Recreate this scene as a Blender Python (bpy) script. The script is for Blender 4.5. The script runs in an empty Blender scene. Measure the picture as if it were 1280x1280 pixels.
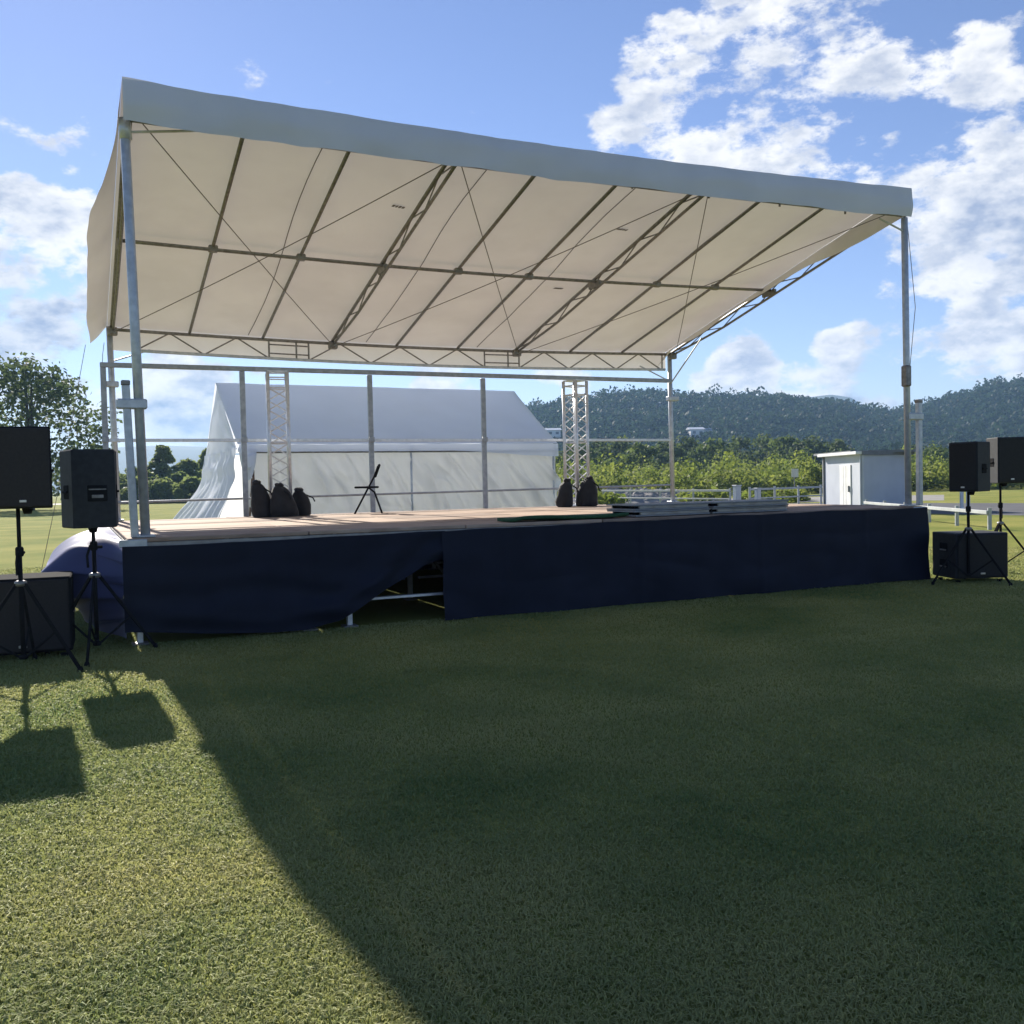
import bpy, math, random
import numpy as np
from mathutils import Vector, Matrix, noise as mn
random.seed(7); rng = np.random.default_rng(11)
S = bpy.context.scene
COL = S.collection

# ------------------------------------------------------------------ camera
F = 1180.9; CAM = np.array([-0.449, -10.059, 1.5526]); YAW, PITCH, ROLL = 0.43286, -0.03117, -0.02147
def basis():
    cy, sy = math.cos(YAW), math.sin(YAW)
    f0 = np.array([sy, cy, 0]); r0 = np.array([cy, -sy, 0]); u0 = np.array([0, 0, 1.])
    cp, sp = math.cos(PITCH), math.sin(PITCH)
    f = f0*cp + u0*sp; u = u0*cp - f0*sp
    cr, sr = math.cos(ROLL), math.sin(ROLL)
    return r0*cr + u*sr, u*cr - r0*sr, f
CR, CU, CF = basis()
def ray(x, y): return CF + CR*(x-640)/F - CU*(y-640)/F
def ony(x, y, Y): d = ray(x, y); return CAM + d*(Y-CAM[1])/d[1]
def onz(x, y, z): d = ray(x, y); return CAM + d*(z-CAM[2])/d[2]
def atd(x, d):            # ground point in the direction of column x, d metres ahead
    v = ray(x, 604); v = v/np.dot(v, CF); return np.array([CAM[0]+v[0]*d, CAM[1]+v[1]*d, 0.])
def hz(x): return 604 - 0.0211*(x-640)
def hgt(px, py, d): return CAM[2] + (hz(px)-py)/F*d
cam = bpy.data.cameras.new('camera'); camo = bpy.data.objects.new('camera', cam); COL.objects.link(camo)
cam.sensor_width = 36; cam.lens = F/1280*36; cam.clip_end = 20000; cam.clip_start = .05
m = Matrix(((CR[0], CU[0], -CF[0], CAM[0]), (CR[1], CU[1], -CF[1], CAM[1]), (CR[2], CU[2], -CF[2], CAM[2]), (0, 0, 0, 1)))
camo.matrix_world = m; S.camera = camo
S.render.resolution_x = S.render.resolution_y = 1024
S.view_settings.view_transform = 'Standard'; S.view_settings.look = 'None'
S.view_settings.exposure = 1.12; S.view_settings.gamma = 1
S.cycles.volume_bounces = 1; S.cycles.transparent_max_bounces = 12

# ------------------------------------------------------------------ sky and sun
SUN_EL = math.radians(29); SUN_AZ = (-0.05, 1.0)      # horizontal direction to the sun
sv = Vector((SUN_AZ[0], SUN_AZ[1], 0)).normalized()
SUND = Vector((sv.x*math.cos(SUN_EL), sv.y*math.cos(SUN_EL), math.sin(SUN_EL)))
sl = bpy.data.lights.new('sun', 'SUN'); sl.energy = 4.6; sl.angle = math.radians(.55); sl.color = (1, .93, .82)
so = bpy.data.objects.new('sun', sl); COL.objects.link(so)
so.rotation_euler = (-SUND).to_track_quat('-Z', 'Y').to_euler(); so.location = (0, 20, 30)
W = bpy.data.worlds.new('World'); S.world = W; W.use_nodes = True
def sky_world():
    nt = W.node_tree; nt.nodes.clear(); N = nt.nodes.new; L = nt.links.new
    out = N('ShaderNodeOutputWorld'); bg = N('ShaderNodeBackground'); bg.inputs[1].default_value = .060
    sky = N('ShaderNodeTexSky'); sky.sky_type = 'NISHITA'; sky.sun_disc = False
    sky.sun_elevation = SUN_EL; sky.sun_rotation = math.atan2(sv.x, sv.y); sky.air_density = 1.0; sky.dust_density = .04; sky.ozone_density = 4.0
    tc = N('ShaderNodeTexCoord')
    def vm(op, a, b=None):
        n = N('ShaderNodeVectorMath'); n.operation = op
        for i, v in enumerate((a, b)):
            if v is None: continue
            if hasattr(v, 'is_linked'): L(v, n.inputs[i])
            else: n.inputs[i].default_value = v
        return n.outputs['Value'] if op == 'DOT_PRODUCT' else n.outputs[0]
    def mt(op, a, b=None, clamp=False):
        n = N('ShaderNodeMath'); n.operation = op; n.use_clamp = clamp
        for i, v in enumerate((a, b)):
            if v is None: continue
            if hasattr(v, 'is_linked'): L(v, n.inputs[i])
            else: n.inputs[i].default_value = v
        return n.outputs[0]
    def mr(v, a, b, c, d, smooth=True):
        n = N('ShaderNodeMapRange'); n.interpolation_type = 'SMOOTHSTEP' if smooth else 'LINEAR'
        L(v, n.inputs[0])
        for i, q in enumerate((a, b, c, d)): n.inputs[i+1].default_value = q
        return n.outputs[0]
    D = vm('NORMALIZE', tc.outputs['Generated'])
    def fbm(vec, scale, detail=8, rough=.63, dist=0):
        n = N('ShaderNodeTexNoise'); n.inputs['Scale'].default_value = scale; n.inputs['Detail'].default_value = detail
        n.inputs['Roughness'].default_value = rough; n.inputs['Distortion'].default_value = dist; L(vec, n.inputs['Vector']); return n.outputs['Fac']
    P = vm('MULTIPLY', D, (1, 1, 1.9))
    n1 = fbm(P, 8.5)
    l1 = fbm(P, 15, 6, .55); P2 = vm('ADD', P, tuple(SUND*0.022)); n2 = fbm(P2, 15, 6, .55)
    big = fbm(vm('ADD', P, (3.1, 1.7, .4)), 2.2, 2, .5, 0)
    def blob(px, py, r):
        d = ray(px, py); d = d/np.linalg.norm(d); dp = vm('DOT_PRODUCT', D, tuple(d))
        a = r/F
        return mr(dp, math.cos(a*1.35), math.cos(a*.25), 0, 1)
    acc = None
    for px, py, r, w in [(790,180,60,.8),(860,110,85,.95),(950,60,90,1),(1050,30,90,1),(920,190,80,1),(1010,170,100,1),(1110,140,110,1),(1190,110,80,.9),(1210,30,70,.55),
            (1270,150,70,.9),(1250,270,100,1),(1190,325,60,.95),(1120,365,35,.7),
            (935,462,55,1.05),(1000,490,60,.9),(1075,470,75,1.05),(1140,455,70,1),(1220,435,75,.95),(1290,450,70,.9),(890,500,40,.7),
            (20,300,75,1.05),(85,335,80,1.05),(30,400,95,1.1),(110,400,60,.8),(32,160,34,.62),(92,176,40,.72),(45,232,16,.5),
            (190,480,80,.95),(120,500,70,.9),(245,520,80,.95),(60,470,80,.8),(330,490,50,.6),(560,485,60,1),(690,492,55,.95),(590,145,12,.7),(535,125,20,.5),
            (1420,250,150,.9),(1500,90,170,.85),(-180,330,170,.95),(-250,470,150,.9),(1500,440,140,.9)]:
        b = mt('MULTIPLY', blob(px, py, r), w)
        acc = b if acc is None else mt('MAXIMUM', acc, b)
    val = mt('ADD', mt('ADD', n1, mt('MULTIPLY', acc, .29)), mt('MULTIPLY', mt('SUBTRACT', big, .5), .25))
    val = mt('SUBTRACT', val, .665)
    alpha = mr(val, .015, .115, 0, 1)
    lit = mr(mt('SUBTRACT', l1, n2), -.10, .08, 0, 1, False)
    thick = mr(val, .06, .34, 1, .10)                      # thick parts let less light through
    dk = None
    for px, py, r in ((25,415,75),(95,425,50),(215,520,30),(1250,290,40),(1090,500,40),(-150,430,120)):
        b = blob(px, py, r); dk = b if dk is None else mt('MAXIMUM', dk, b)
    thick = mt('SUBTRACT', thick, mt('MULTIPLY', dk, .55))
    shade = mt('ADD', mt('MULTIPLY', lit, .50), mt('MULTIPLY', thick, .55), True)
    cm = N('ShaderNodeMix'); cm.data_type = 'RGBA'; L(shade, cm.inputs['Factor'])
    cm.inputs[6].default_value = (2.5, 3.2, 4.8, 1); cm.inputs[7].default_value = (8.0, 8.0, 8.1, 1)
    mx = N('ShaderNodeMix'); mx.data_type = 'RGBA'; L(alpha, mx.inputs['Factor']); tint = vm('MULTIPLY', sky.outputs[0], (1.08, .94, 1.03)); L(tint, mx.inputs[6]); L(cm.outputs[2], mx.inputs[7])
    L(mx.outputs[2], bg.inputs[0]); L(bg.outputs[0], out.inputs[0])
sky_world()

# ------------------------------------------------------------------ materials
MATS = {}
def mat(name, c1, c2=None, rough=.6, metal=0, scale=6., detail=5, bump=0, bscale=60., trans=None, tfac=.3, sheen=0, sheen_c=(1,1,1), spec=.5, stretch=None, lo=.35, hi=.65, attr=None, bdist=.02):
    M = bpy.data.materials.new(name); M.use_nodes = True; nt = M.node_tree; N = nt.nodes.new; L = nt.links.new
    b = nt.nodes['Principled BSDF']; out = nt.nodes['Material Output']
    b.inputs['Roughness'].default_value = rough; b.inputs['Metallic'].default_value = metal; b.inputs['Specular IOR Level'].default_value = spec
    if sheen:
        b.inputs['Sheen Weight'].default_value = sheen; b.inputs['Sheen Roughness'].default_value = .35; b.inputs['Sheen Tint'].default_value = (*sheen_c, 1)
    tc = N('ShaderNodeTexCoord'); src = tc.outputs['Object']
    if stretch:
        mp = N('ShaderNodeMapping'); mp.inputs['Scale'].default_value = stretch; L(src, mp.inputs[0]); src = mp.outputs[0]
    c2 = c2 or tuple(v*.75 for v in c1)
    n = N('ShaderNodeTexNoise'); n.inputs['Scale'].default_value = scale; n.inputs['Detail'].default_value = detail; L(src, n.inputs['Vector'])
    r = N('ShaderNodeMapRange'); L(n.outputs['Fac'], r.inputs[0]); r.inputs[1].default_value = lo; r.inputs[2].default_value = hi
    fac = r.outputs[0]
    if attr:
        a = N('ShaderNodeAttribute'); a.attribute_name = attr
        mth = N('ShaderNodeMath'); mth.operation = 'MULTIPLY_ADD'; L(a.outputs['Fac'], mth.inputs[0]); mth.inputs[1].default_value = .42
        m2 = N('ShaderNodeMath'); m2.operation = 'MULTIPLY'; L(fac, m2.inputs[0]); m2.inputs[1].default_value = .68; L(m2.outputs[0], mth.inputs[2]); mth.use_clamp = True
        fac = mth.outputs[0]
    mx = N('ShaderNodeMix'); mx.data_type = 'RGBA'; L(fac, mx.inputs['Factor']); mx.inputs[6].default_value = (*c1, 1); mx.inputs[7].default_value = (*c2, 1)
    col = mx.outputs[2]; L(col, b.inputs['Base Color'])
    if bump:
        n2 = N('ShaderNodeTexNoise'); n2.inputs['Scale'].default_value = bscale; n2.inputs['Detail'].default_value = 4; L(src, n2.inputs['Vector'])
        bp = N('ShaderNodeBump'); bp.inputs['Strength'].default_value = bump; bp.inputs['Distance'].default_value = bdist; L(n2.outputs['Fac'], bp.inputs['Height']); L(bp.outputs[0], b.inputs['Normal'])
    if trans:
        t = N('ShaderNodeBsdfTranslucent'); t.inputs[0].default_value = (*trans, 1)
        if attr or trans == 'base': L(col, t.inputs[0])
        ms = N('ShaderNodeMixShader'); ms.inputs[0].default_value = tfac; L(b.outputs[0], ms.inputs[1]); L(t.outputs[0], ms.inputs[2]); L(ms.outputs[0], out.inputs[0])
    MATS[name] = M; return M
GALV = mat('galvanised_steel', (.60,.63,.66), (.46,.49,.52), .42, .3, 14, bump=.05)
RAILS = mat('grey_rail_steel', (.36,.39,.43), (.26,.29,.32), .45, .3, 14, bump=.05)
GALVD = mat('darkened_steel', (.30,.29,.28), (.20,.19,.18), .5, .6, 20, bump=.05)  # backlit darkness of the roof tubes put into the base colour
ALU = mat('aluminium', (.72,.74,.77), (.58,.60,.63), .36, .5, 18)
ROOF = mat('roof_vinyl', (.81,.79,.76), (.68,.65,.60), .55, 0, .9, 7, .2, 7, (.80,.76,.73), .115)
VAL = mat('valance_vinyl_skylit', (.60,.63,.71), (.54,.57,.65), .5, 0, 1.3, 6, .1, 18, (.84,.80,.74), .05)  # white vinyl with the blue skylight of its shaded face tinted in
TENTV = mat('tent_vinyl_skylit', (.74,.79,.90), (.68,.73,.84), .5, 0, 1.2, 6, .1, 20, (.80,.84,.92), .42)  # white vinyl, blue sky reflection mixed into its colours
TENTW = mat('tent_wall_vinyl', (.84,.83,.82), (.76,.75,.73), .55, 0, 1.8, 6, .12, 14, (.90,.90,.90), .52)
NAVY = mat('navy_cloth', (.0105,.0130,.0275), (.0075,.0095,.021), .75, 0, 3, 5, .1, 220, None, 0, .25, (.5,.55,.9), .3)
NAVYT = mat('navy_polyester_sunlit', (.085,.09,.19), (.065,.07,.155), .5, 0, 3, 5, .05, 200, (.09,.095,.2), .15, .4, (.6,.63,1.0), .2)  # base far lighter than the front cloth: sunlit lavender sheen put into colour
PLY = mat('plywood', (.42,.31,.235), (.28,.20,.15), .8, 0, 3.0, 8, .05, 80, stretch=(1, 6, 1), spec=.12)
PLY2 = mat('plywood_pale', (.50,.38,.29), (.36,.26,.195), .8, 0, 3.0, 8, .05, 80, stretch=(1, 6, 1), spec=.12)
PLY3 = mat('plywood_worn', (.33,.25,.20), (.22,.165,.13), .8, 0, 2.4, 8, .05, 80, stretch=(1, 6, 1), spec=.12)
PLYG = mat('grey_board', (.27,.28,.29), (.20,.21,.22), .65, 0, 5, 6, .08, 60)
EDGE = mat('deck_edge_steel', (.38,.36,.33), (.28,.26,.23), .55, .3, 8)
BLACKP = mat('black_plastic', (.020,.020,.022), (.014,.014,.016), .9, 0, 20, bump=.15, bscale=400, bdist=.004, spec=.03)
CHARC = mat('charcoal_cabinet', (.040,.042,.048), (.030,.032,.037), .7, 0, 16, bump=.2, bscale=300, bdist=.004, spec=.2)
GRILL = mat('black_grille', (.012,.012,.014), (.007,.007,.008), .6, .3, 40, bump=.4, bscale=500, bdist=.004)
GRILLB = mat('brown_black_grille', (.022,.017,.018), (.014,.011,.012), .6, .2, 40, bump=.4, bscale=500, bdist=.004)
BAGM = mat('black_bag_cloth', (.016,.016,.018), (.009,.009,.010), .8, 0, 9, bump=.5, bscale=18, sheen=.2)
BADGE = mat('badge_silver', (.55,.55,.56), (.45,.45,.46), .3, .9, 20)
GREENM = mat('green_mat', (.030,.105,.045), (.020,.070,.030), .9, 0, 30, bump=.6, bscale=250, bdist=.004)
SHEDW = mat('shed_white', (.50,.53,.59), (.44,.47,.53), .5, 0, 1.2, 5)
SHEDD = mat('shed_trim', (.20,.21,.22), (.15,.16,.17), .6, .2, 4)
WHITEP = mat('white_paint', (.78,.78,.77), (.66,.66,.65), .5, 0, 4)
RUST = mat('brown_pole', (.16,.09,.055), (.10,.055,.035), .7, .2, 14)
ROPE = mat('grey_rope', (.20,.18,.165), (.15,.14,.13), .8, 0, 30)
ASPH = mat('asphalt', (.085,.085,.09), (.06,.06,.064), .85, 0, .6, 8, .3, 40)
GRAV = mat('gravel', (.30,.28,.25), (.20,.19,.175), .9, 0, 1.1, 9, .8, 6)
PATHM = mat('pale_path', (.48,.46,.42), (.40,.38,.35), .9, 0, .4, 6)
BARK = mat('bark', (.075,.055,.042), (.045,.034,.027), .9, 0, 6, bump=.6, bscale=15)
GROUNDM = mat('lawn_soil', (.165,.200,.045), (.320,.305,.085), .95, 0, .35, 10, .9, 30, lo=.3, hi=.7, bdist=.05, spec=.05)
GRASSM = mat('grass_blades', (.150,.225,.074), (.450,.430,.175), .6, 0, .55, 9, 0, 1, (.10,.14,.03), .42, lo=.36, hi=.64, attr='rnd', spec=.18)
def leafm(n, a, b, t=.35): return mat(n, a, b, .6, 0, .35, 3, 0, 1, (.1,.1,.1), t, attr='rnd', spec=.08)
LEAF_DK = leafm('leaves_dark', (.052,.082,.028), (.125,.160,.058), .5)
LEAF_MD = leafm('leaves_mid', (.060,.100,.022), (.150,.190,.050), .45)
LEAF_BR = leafm('leaves_bright', (.110,.165,.024), (.270,.300,.066), .5)
LEAF_HILL = leafm('leaves_hill', (.017,.034,.020), (.030,.052,.026), .5)
LEAF_LT = leafm('leaves_light', (.120,.165,.050), (.260,.300,.100), .62)
HILLM = mat('hill_soil', (.02,.035,.015), (.035,.05,.02), .95, 0, .02, 6)
FARM = mat('far_ridge', (.03,.045,.03), (.045,.06,.04), .95, 0, .01, 6)

# ------------------------------------------------------------------ mesh helpers
class MB:
    def __init__(s): s.v = []; s.f = []
    def add(s, vs, fs):
        o = len(s.v); s.v += [tuple(map(float, q)) for q in vs]; s.f += [tuple(i+o for i in q) for q in fs]; return s
    def box(s, c, d, ax=None, bev=0):
        X, Y, Z = ax if ax else (Vector((1,0,0)), Vector((0,1,0)), Vector((0,0,1)))
        c = Vector(c); hx, hy, hz_ = d[0]/2, d[1]/2, d[2]/2
        if bev <= 0:
            vs = [c+X*(hx*a)+Y*(hy*b)+Z*(hz_*e) for e in (-1,1) for a, b in ((-1,-1),(1,-1),(1,1),(-1,1))]
            return s.add(vs, [(3,2,1,0),(4,5,6,7),(0,1,5,4),(1,2,6,5),(2,3,7,6),(3,0,4,7)])
        b_ = min(bev, hx*.9, hy*.9, hz_*.9)
        prof = [(-hx+b_,-hy),(hx-b_,-hy),(hx,-hy+b_),(hx,hy-b_),(hx-b_,hy),(-hx+b_,hy),(-hx,hy-b_),(-hx,-hy+b_)]
        vs = []
        for z, k in ((-hz_, 1), (-hz_+b_, 0), (hz_-b_, 0), (hz_, 1)):
            for x, y in prof:
                if k: x *= (hx-b_)/hx; y *= (hy-b_)/hy
                vs.append(c+X*x+Y*y+Z*z)
        fs = [tuple(range(7,-1,-1)), tuple(range(24,32))]
        for r in range(3):
            for i in range(8): j = (i+1) % 8; fs.append((r*8+i, r*8+j, r*8+8+j, r*8+8+i))
        return s.add(vs, fs)
    def bar(s, a, b, w, h=None, up=(0,0,1)):
        a, b = Vector(a), Vector(b); d = b-a; L = d.length; Z = d.normalized(); u = Vector(up)
        if abs(Z.dot(u)) > .95: u = Vector((0,1,0))
        X = u.cross(Z).normalized(); Y = Z.cross(X)
        return s.box((a+b)/2, (w, h or w, L), (X, Y, Z), min(w, h or w)*.12)
    def tube(s, pts, r, n=8, r2=None, cap=True):
        pts = [Vector(q) for q in pts]; o = len(s.v); k = len(pts); X = None
        for i, q in enumerate(pts):
            d = (pts[min(i+1, k-1)]-pts[max(i-1, 0)]).normalized()
            u = Vector((0,0,1)) if abs(d.z) < .9 else Vector((0,1,0))
            X = u.cross(d).normalized() if X is None else (X-d*X.dot(d)).normalized()
            Y = d.cross(X)
            rr = r if r2 is None else r+(r2-r)*i/(k-1)
            for j in range(n):
                t = 2*math.pi*j/n; s.v.append(tuple(q+X*(rr*math.cos(t))+Y*(rr*math.sin(t))))
        for i in range(k-1):
            for j in range(n):
                s.f.append((o+i*n+j, o+i*n+(j+1) % n, o+(i+1)*n+(j+1) % n, o+(i+1)*n+j))
        if cap: s.f.append(tuple(o+j for j in range(n-1,-1,-1))); s.f.append(tuple(o+(k-1)*n+j for j in range(n)))
        return s
    def grid(s, nu, nv, fn):
        o = len(s.v)
        for j in range(nv+1):
            for i in range(nu+1): s.v.append(tuple(fn(i/nu, j/nv)))
        for j in range(nv):
            for i in range(nu): a = o+j*(nu+1)+i; s.f.append((a, a+1, a+nu+2, a+nu+1))
        return s
    def lathe(s, c, prof, n=12, fn=None):
        o = len(s.v)
        for r, z in prof:
            for j in range(n):
                t = 2*math.pi*j/n; q = Vector((c[0]+r*math.cos(t), c[1]+r*math.sin(t), c[2]+z))
                s.v.append(tuple(fn(q, t) if fn else q))
        for i in range(len(prof)-1):
            for j in range(n): s.f.append((o+i*n+j, o+i*n+(j+1) % n, o+(i+1)*n+(j+1) % n, o+(i+1)*n+j))
        s.f.append(tuple(o+j for j in range(n-1,-1,-1))); s.f.append(tuple(o+(len(prof)-1)*n+j for j in range(n)))
        return s
    def mesh(s, name, M, off=(0,0,0), smooth=False):
        me = bpy.data.meshes.new(name)
        me.from_pydata([(a-off[0], b-off[1], c-off[2]) for a, b, c in s.v], [], s.f); me.materials.append(M)
        if smooth: me.shade_smooth()
        me.update(); return me
def tag(o, label=None, cat=None, group=None, kind=None):
    for k, v in (('label', label), ('category', cat), ('group', group), ('kind', kind)):
        if v: o[k] = v
    return o
def link(name, me, parent=None, loc=(0,0,0)):
    o = bpy.data.objects.new(name, me); COL.objects.link(o); o.location = loc; o.parent = parent; return o
class Thing:
    def __init__(s, name, loc, label, cat, group=None, rotz=0, local=False):
        s.o = link(name, None, None, loc); s.o.rotation_euler = (0, 0, rotz); s.o.empty_display_size = .2
        tag(s.o, label, cat, group); s.off = (0,0,0) if local else tuple(loc)
    def part(s, name, mb, M, parent=None, smooth=False, label=None):
        o = link(name, mb.mesh(name, M, s.off, smooth), parent or s.o)
        if label: o['label'] = label
        return o
    def at(s, name, me, pos, parent=None):          # a piece sharing mesh data
        p = tuple(pos[i]-s.off[i] for i in range(3)); return link(name, me, parent or s.o, p)
def single(name, mb, M, loc, label, cat, group=None, smooth=False):
    return tag(link(name, mb.mesh(name, M, loc, smooth), None, loc), label, cat, group)
def struct(name, mb, M, kind='structure', smooth=False): return tag(link(name, mb.mesh(name, M, (0,0,0), smooth)), kind=kind)
def nz(x, y, z=0.): return mn.noise(Vector((x, y, z)))
def sst(a, b, x): t = min(1, max(0, (x-a)/(b-a))); return t*t*(3-2*t)
def npmesh(name, V, Fc, M, rnd=None):
    me = bpy.data.meshes.new(name); n = len(V); k = Fc.shape[1]
    me.vertices.add(n); me.vertices.foreach_set('co', V.astype(np.float32).ravel())
    me.loops.add(Fc.size); me.loops.foreach_set('vertex_index', Fc.astype(np.int32).ravel())
    me.polygons.add(len(Fc)); me.polygons.foreach_set('loop_start', np.arange(0, Fc.size, k, dtype=np.int32))
    if rnd is not None:
        a = me.attributes.new('rnd', 'FLOAT', 'POINT'); a.data.foreach_set('value', rnd.astype(np.float32))
    me.materials.append(M); me.update(calc_edges=True); me.validate(); return me

# ------------------------------------------------------------------ ground, road, path
WD, DP, DH = 10.85, 6.20, 1.08        # stage width, depth, deck height
g = MB(); R0 = 3000
g.grid(60, 60, lambda u, v: ((u*2-1)**3*R0, (v*2-1)**3*R0, 0))
struct('lawn', g, GROUNDM)
def quad_strip(L, R): m_ = MB(); n = len(L); m_.add(L+R, [(i, n+i, n+i+1, i+1) for i in range(n-1)]); return m_
def strip(px0, px1, d0, d1, z, n=14):
    a = [tuple(atd(px0+(px1-px0)*i/n, d0(i/n) if callable(d0) else d0)+np.array([0,0,z])) for i in range(n+1)]
    b = [tuple(atd(px0+(px1-px0)*i/n, d1(i/n) if callable(d1) else d1)+np.array([0,0,z])) for i in range(n+1)]
    return quad_strip(a, b)
struct('road', strip(880, 1700, lambda t: 44-22*t, lambda t: 58-24*t, .004), ASPH)
struct('path', strip(-500, 300, 118, 130, .004), PATHM)
struct('gravel_yard', strip(640, 1180, lambda t: 62-8*t, lambda t: 74-6*t, .004), GRAV)

# grass: every blade a real one near the camera, thinning with distance
def grass():
    N = 620000
    r = np.linspace(1.6, 22, 4000); dens = 10000*np.minimum(1, (3.0/r)**1.75)*r; cdf = np.cumsum(dens); cdf /= cdf[-1]
    rr = np.interp(rng.random(N), cdf, r); th = YAW + (rng.random(N)-.5)*1.42
    x = CAM[0]+rr*np.sin(th); y = CAM[1]+rr*np.cos(th)
    keep = ~((x > .12) & (x < WD-.1) & (y > .12) & (y < 6.2)); x, y, rr = x[keep], y[keep], rr[keep]; N = len(x)
    cl = np.array([mn.noise(Vector((a*1.7, b*1.7, 0)))*.6+mn.noise(Vector((a*6, b*6, 3)))*.6 for a, b in zip(x, y)])
    h = (.017+.014*rng.random(N))*(1+.5*np.clip(cl, -.8, 1.2)); w = (.0011+.0009*rng.random(N))*(1+rr/3.6)
    az = rng.random(N)*2*np.pi; lean = .5+1.5*rng.random(N)
    dx, dy = np.cos(az), np.sin(az); sx, sy = -dy, dx
    tw = rng.random(N)*np.pi; sx, sy = np.cos(tw), np.sin(tw)
    V = np.zeros((N, 5, 3))
    hm = h*.55
    V[:,0] = np.stack([x-sx*w, y-sy*w, np.full(N, -.002)], -1); V[:,1] = np.stack([x+sx*w, y+sy*w, np.full(N, -.002)], -1)
    mx, my = x+dx*h*lean*.25, y+dy*h*lean*.25
    V[:,2] = np.stack([mx+sx*w*.8, my+sy*w*.8, hm], -1); V[:,3] = np.stack([mx-sx*w*.8, my-sy*w*.8, hm], -1)
    V[:,4] = np.stack([x+dx*h*lean*.8, y+dy*h*lean*.8, h*(1-.28*lean)], -1)
    i = np.arange(N)*5
    Fc = np.concatenate([np.stack([i, i+1, i+2], -1), np.stack([i, i+2, i+3], -1), np.stack([i+3, i+2, i+4], -1)])
    rnd = np.repeat(np.clip(rng.random(N)*.9+.1*rng.random(N)-.25*np.clip(cl, -1, 1), 0, 1), 5)
    o = link('grass', npmesh('grass', V.reshape(-1, 3), Fc, GRASSM, rnd)); tag(o, 'short mown lawn grass in sun and shade', 'grass', kind='stuff')
grass()

# ------------------------------------------------------------------ stage platform
stage = Thing('stage', (0, 0, 0), 'long raised platform with plywood deck and navy skirting on the lawn', 'stage')
pw, pd = WD/6, DP/7
pm = []
for k in range(3):
    mb = MB().box((0, 0, -.02), (pw-.012, pd-.012, .04), None, .006); pm.append(mb.mesh('deck_panel', (PLY, PLY2, PLY3)[k]))
for i in range(6):
    for j in range(7):
        o = stage.at('deck_panel', pm[(0,1,1,0,2,1,0,1,0,2,1)[(i*5+j*7+i*j) % 11]], ((i+.5)*pw, (j+.5)*pd, DH+random.uniform(-.003, .002)))
        if (i+j) % 2: o.rotation_euler = (0, 0, math.pi)
for nm, a, b in (('front_edge_rail', (0,.03,DH-.095), (WD,.03,DH-.095)), ('back_edge_rail', (0,DP-.03,DH-.095), (WD,DP-.03,DH-.095))):
    stage.part(nm, MB().bar(a, b, .1, .05, (0,1,0)), EDGE)
for x in (.025, WD-.025): stage.part('side_edge_rail', MB().bar((x,.06,DH-.095), (x,DP-.06,DH-.095), .05, .1), EDGE)
for x in (.06, WD-.06): stage.part('corner_plate', MB().box((x, .0, DH-.05), (.26, .03, .075), None, .008), GALV)
for i in range(7):
    for j in range(4):
        x, y = min(max(i*pw, .1), WD-.1), min(max(j*DP/3, .12), DP-.12)
        if i == 2 and j == 0: x = float(ony(437, 780, .12)[0])
        lg = stage.part('leg', MB().bar((x, y, .02), (x, y, DH-.15), .06), ALU)
        stage.part('foot_plate', MB().box((x, y, .012), (.16, .16, .024), None, .006), GALVD, lg)
for j in range(4):
    y = min(max(j*DP/3, .12), DP-.12)
    for i in range(6): stage.part('cross_rail', MB().bar((i*pw+.14, y+.055, .29), ((i+1)*pw-.06, y+.055, .29), .03, .07, (0,1,0)), ALU)
for i in range(7):
    x = min(max(i*pw, .17), WD-.17)
    stage.part('joist', MB().bar((x+.09, .07, DH-.11), (x+.09, DP-.07, DH-.11), .05, .09), GALVD)
    if 0 < i < 6: stage.part('side_brace', MB().tube([(x-.02, .2, .3), (x-.02, 2.0, .92)], .02, 8), GALVD)

# ------------------------------------------------------------------ skirt cloths
def px_x(px, Y=-.02): return float(ony(px, 720, Y)[0])
xs_gap = px_x(552)
prof_px = [(165,790),(250,792),(340,790),(385,787),(425,776),(452,757),(478,740),(506,722),(528,707),(556,698)]
prof = [(ony(a, b, -.03)[0], ony(a, b, -.03)[2]) for a, b in prof_px]
def zb(x): return float(np.interp(x, [q[0] for q in prof], [q[1] for q in prof]))
topp = [(ony(a, b, -.03)[0], ony(a, b, -.03)[2]) for a, b in [(165,683),(300,677),(460,668),(555,663),(640,657.5),(760,652),(900,644),(1040,637.5),(1153,634)]]
def zt(x): return min(DH+.003, float(np.interp(x, [q[0] for q in topp], [q[1] for q in topp])))
def cl_left(u, v):
    x = -.045+u*(xs_gap+.095); t, b = zt(x)-.006*abs(math.sin(x*3.1)), zb(x)
    z = t+(b-t)*v; k = sst(1.9, 3.2, x)
    y = -.035-.02*v*math.sin(x*5+v*2)-.05*v*k*math.sin(x*9+v*6)-.045*v*nz(x*1.3, v*3)-.022*math.sin(z*20+x*1.5+2*nz(x, z))*v*(1-.5*k)-.03*abs(nz(x*2.2-z*1.6, z*2.4, 4))*min(1, v*3)
    y -= .05*math.exp(-((v-.75-.12*math.sin(x*1.3))/.10)**2)*sst(.2, 1., x)*(1-k)
    return x, y, z
single('front_skirt', MB().grid(130, 44, cl_left), NAVY, (xs_gap/2, -.04, 0), 'navy skirt cloth with its lower corner lifted, left of the gap', 'cloth', 'stage skirts', True)
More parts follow.
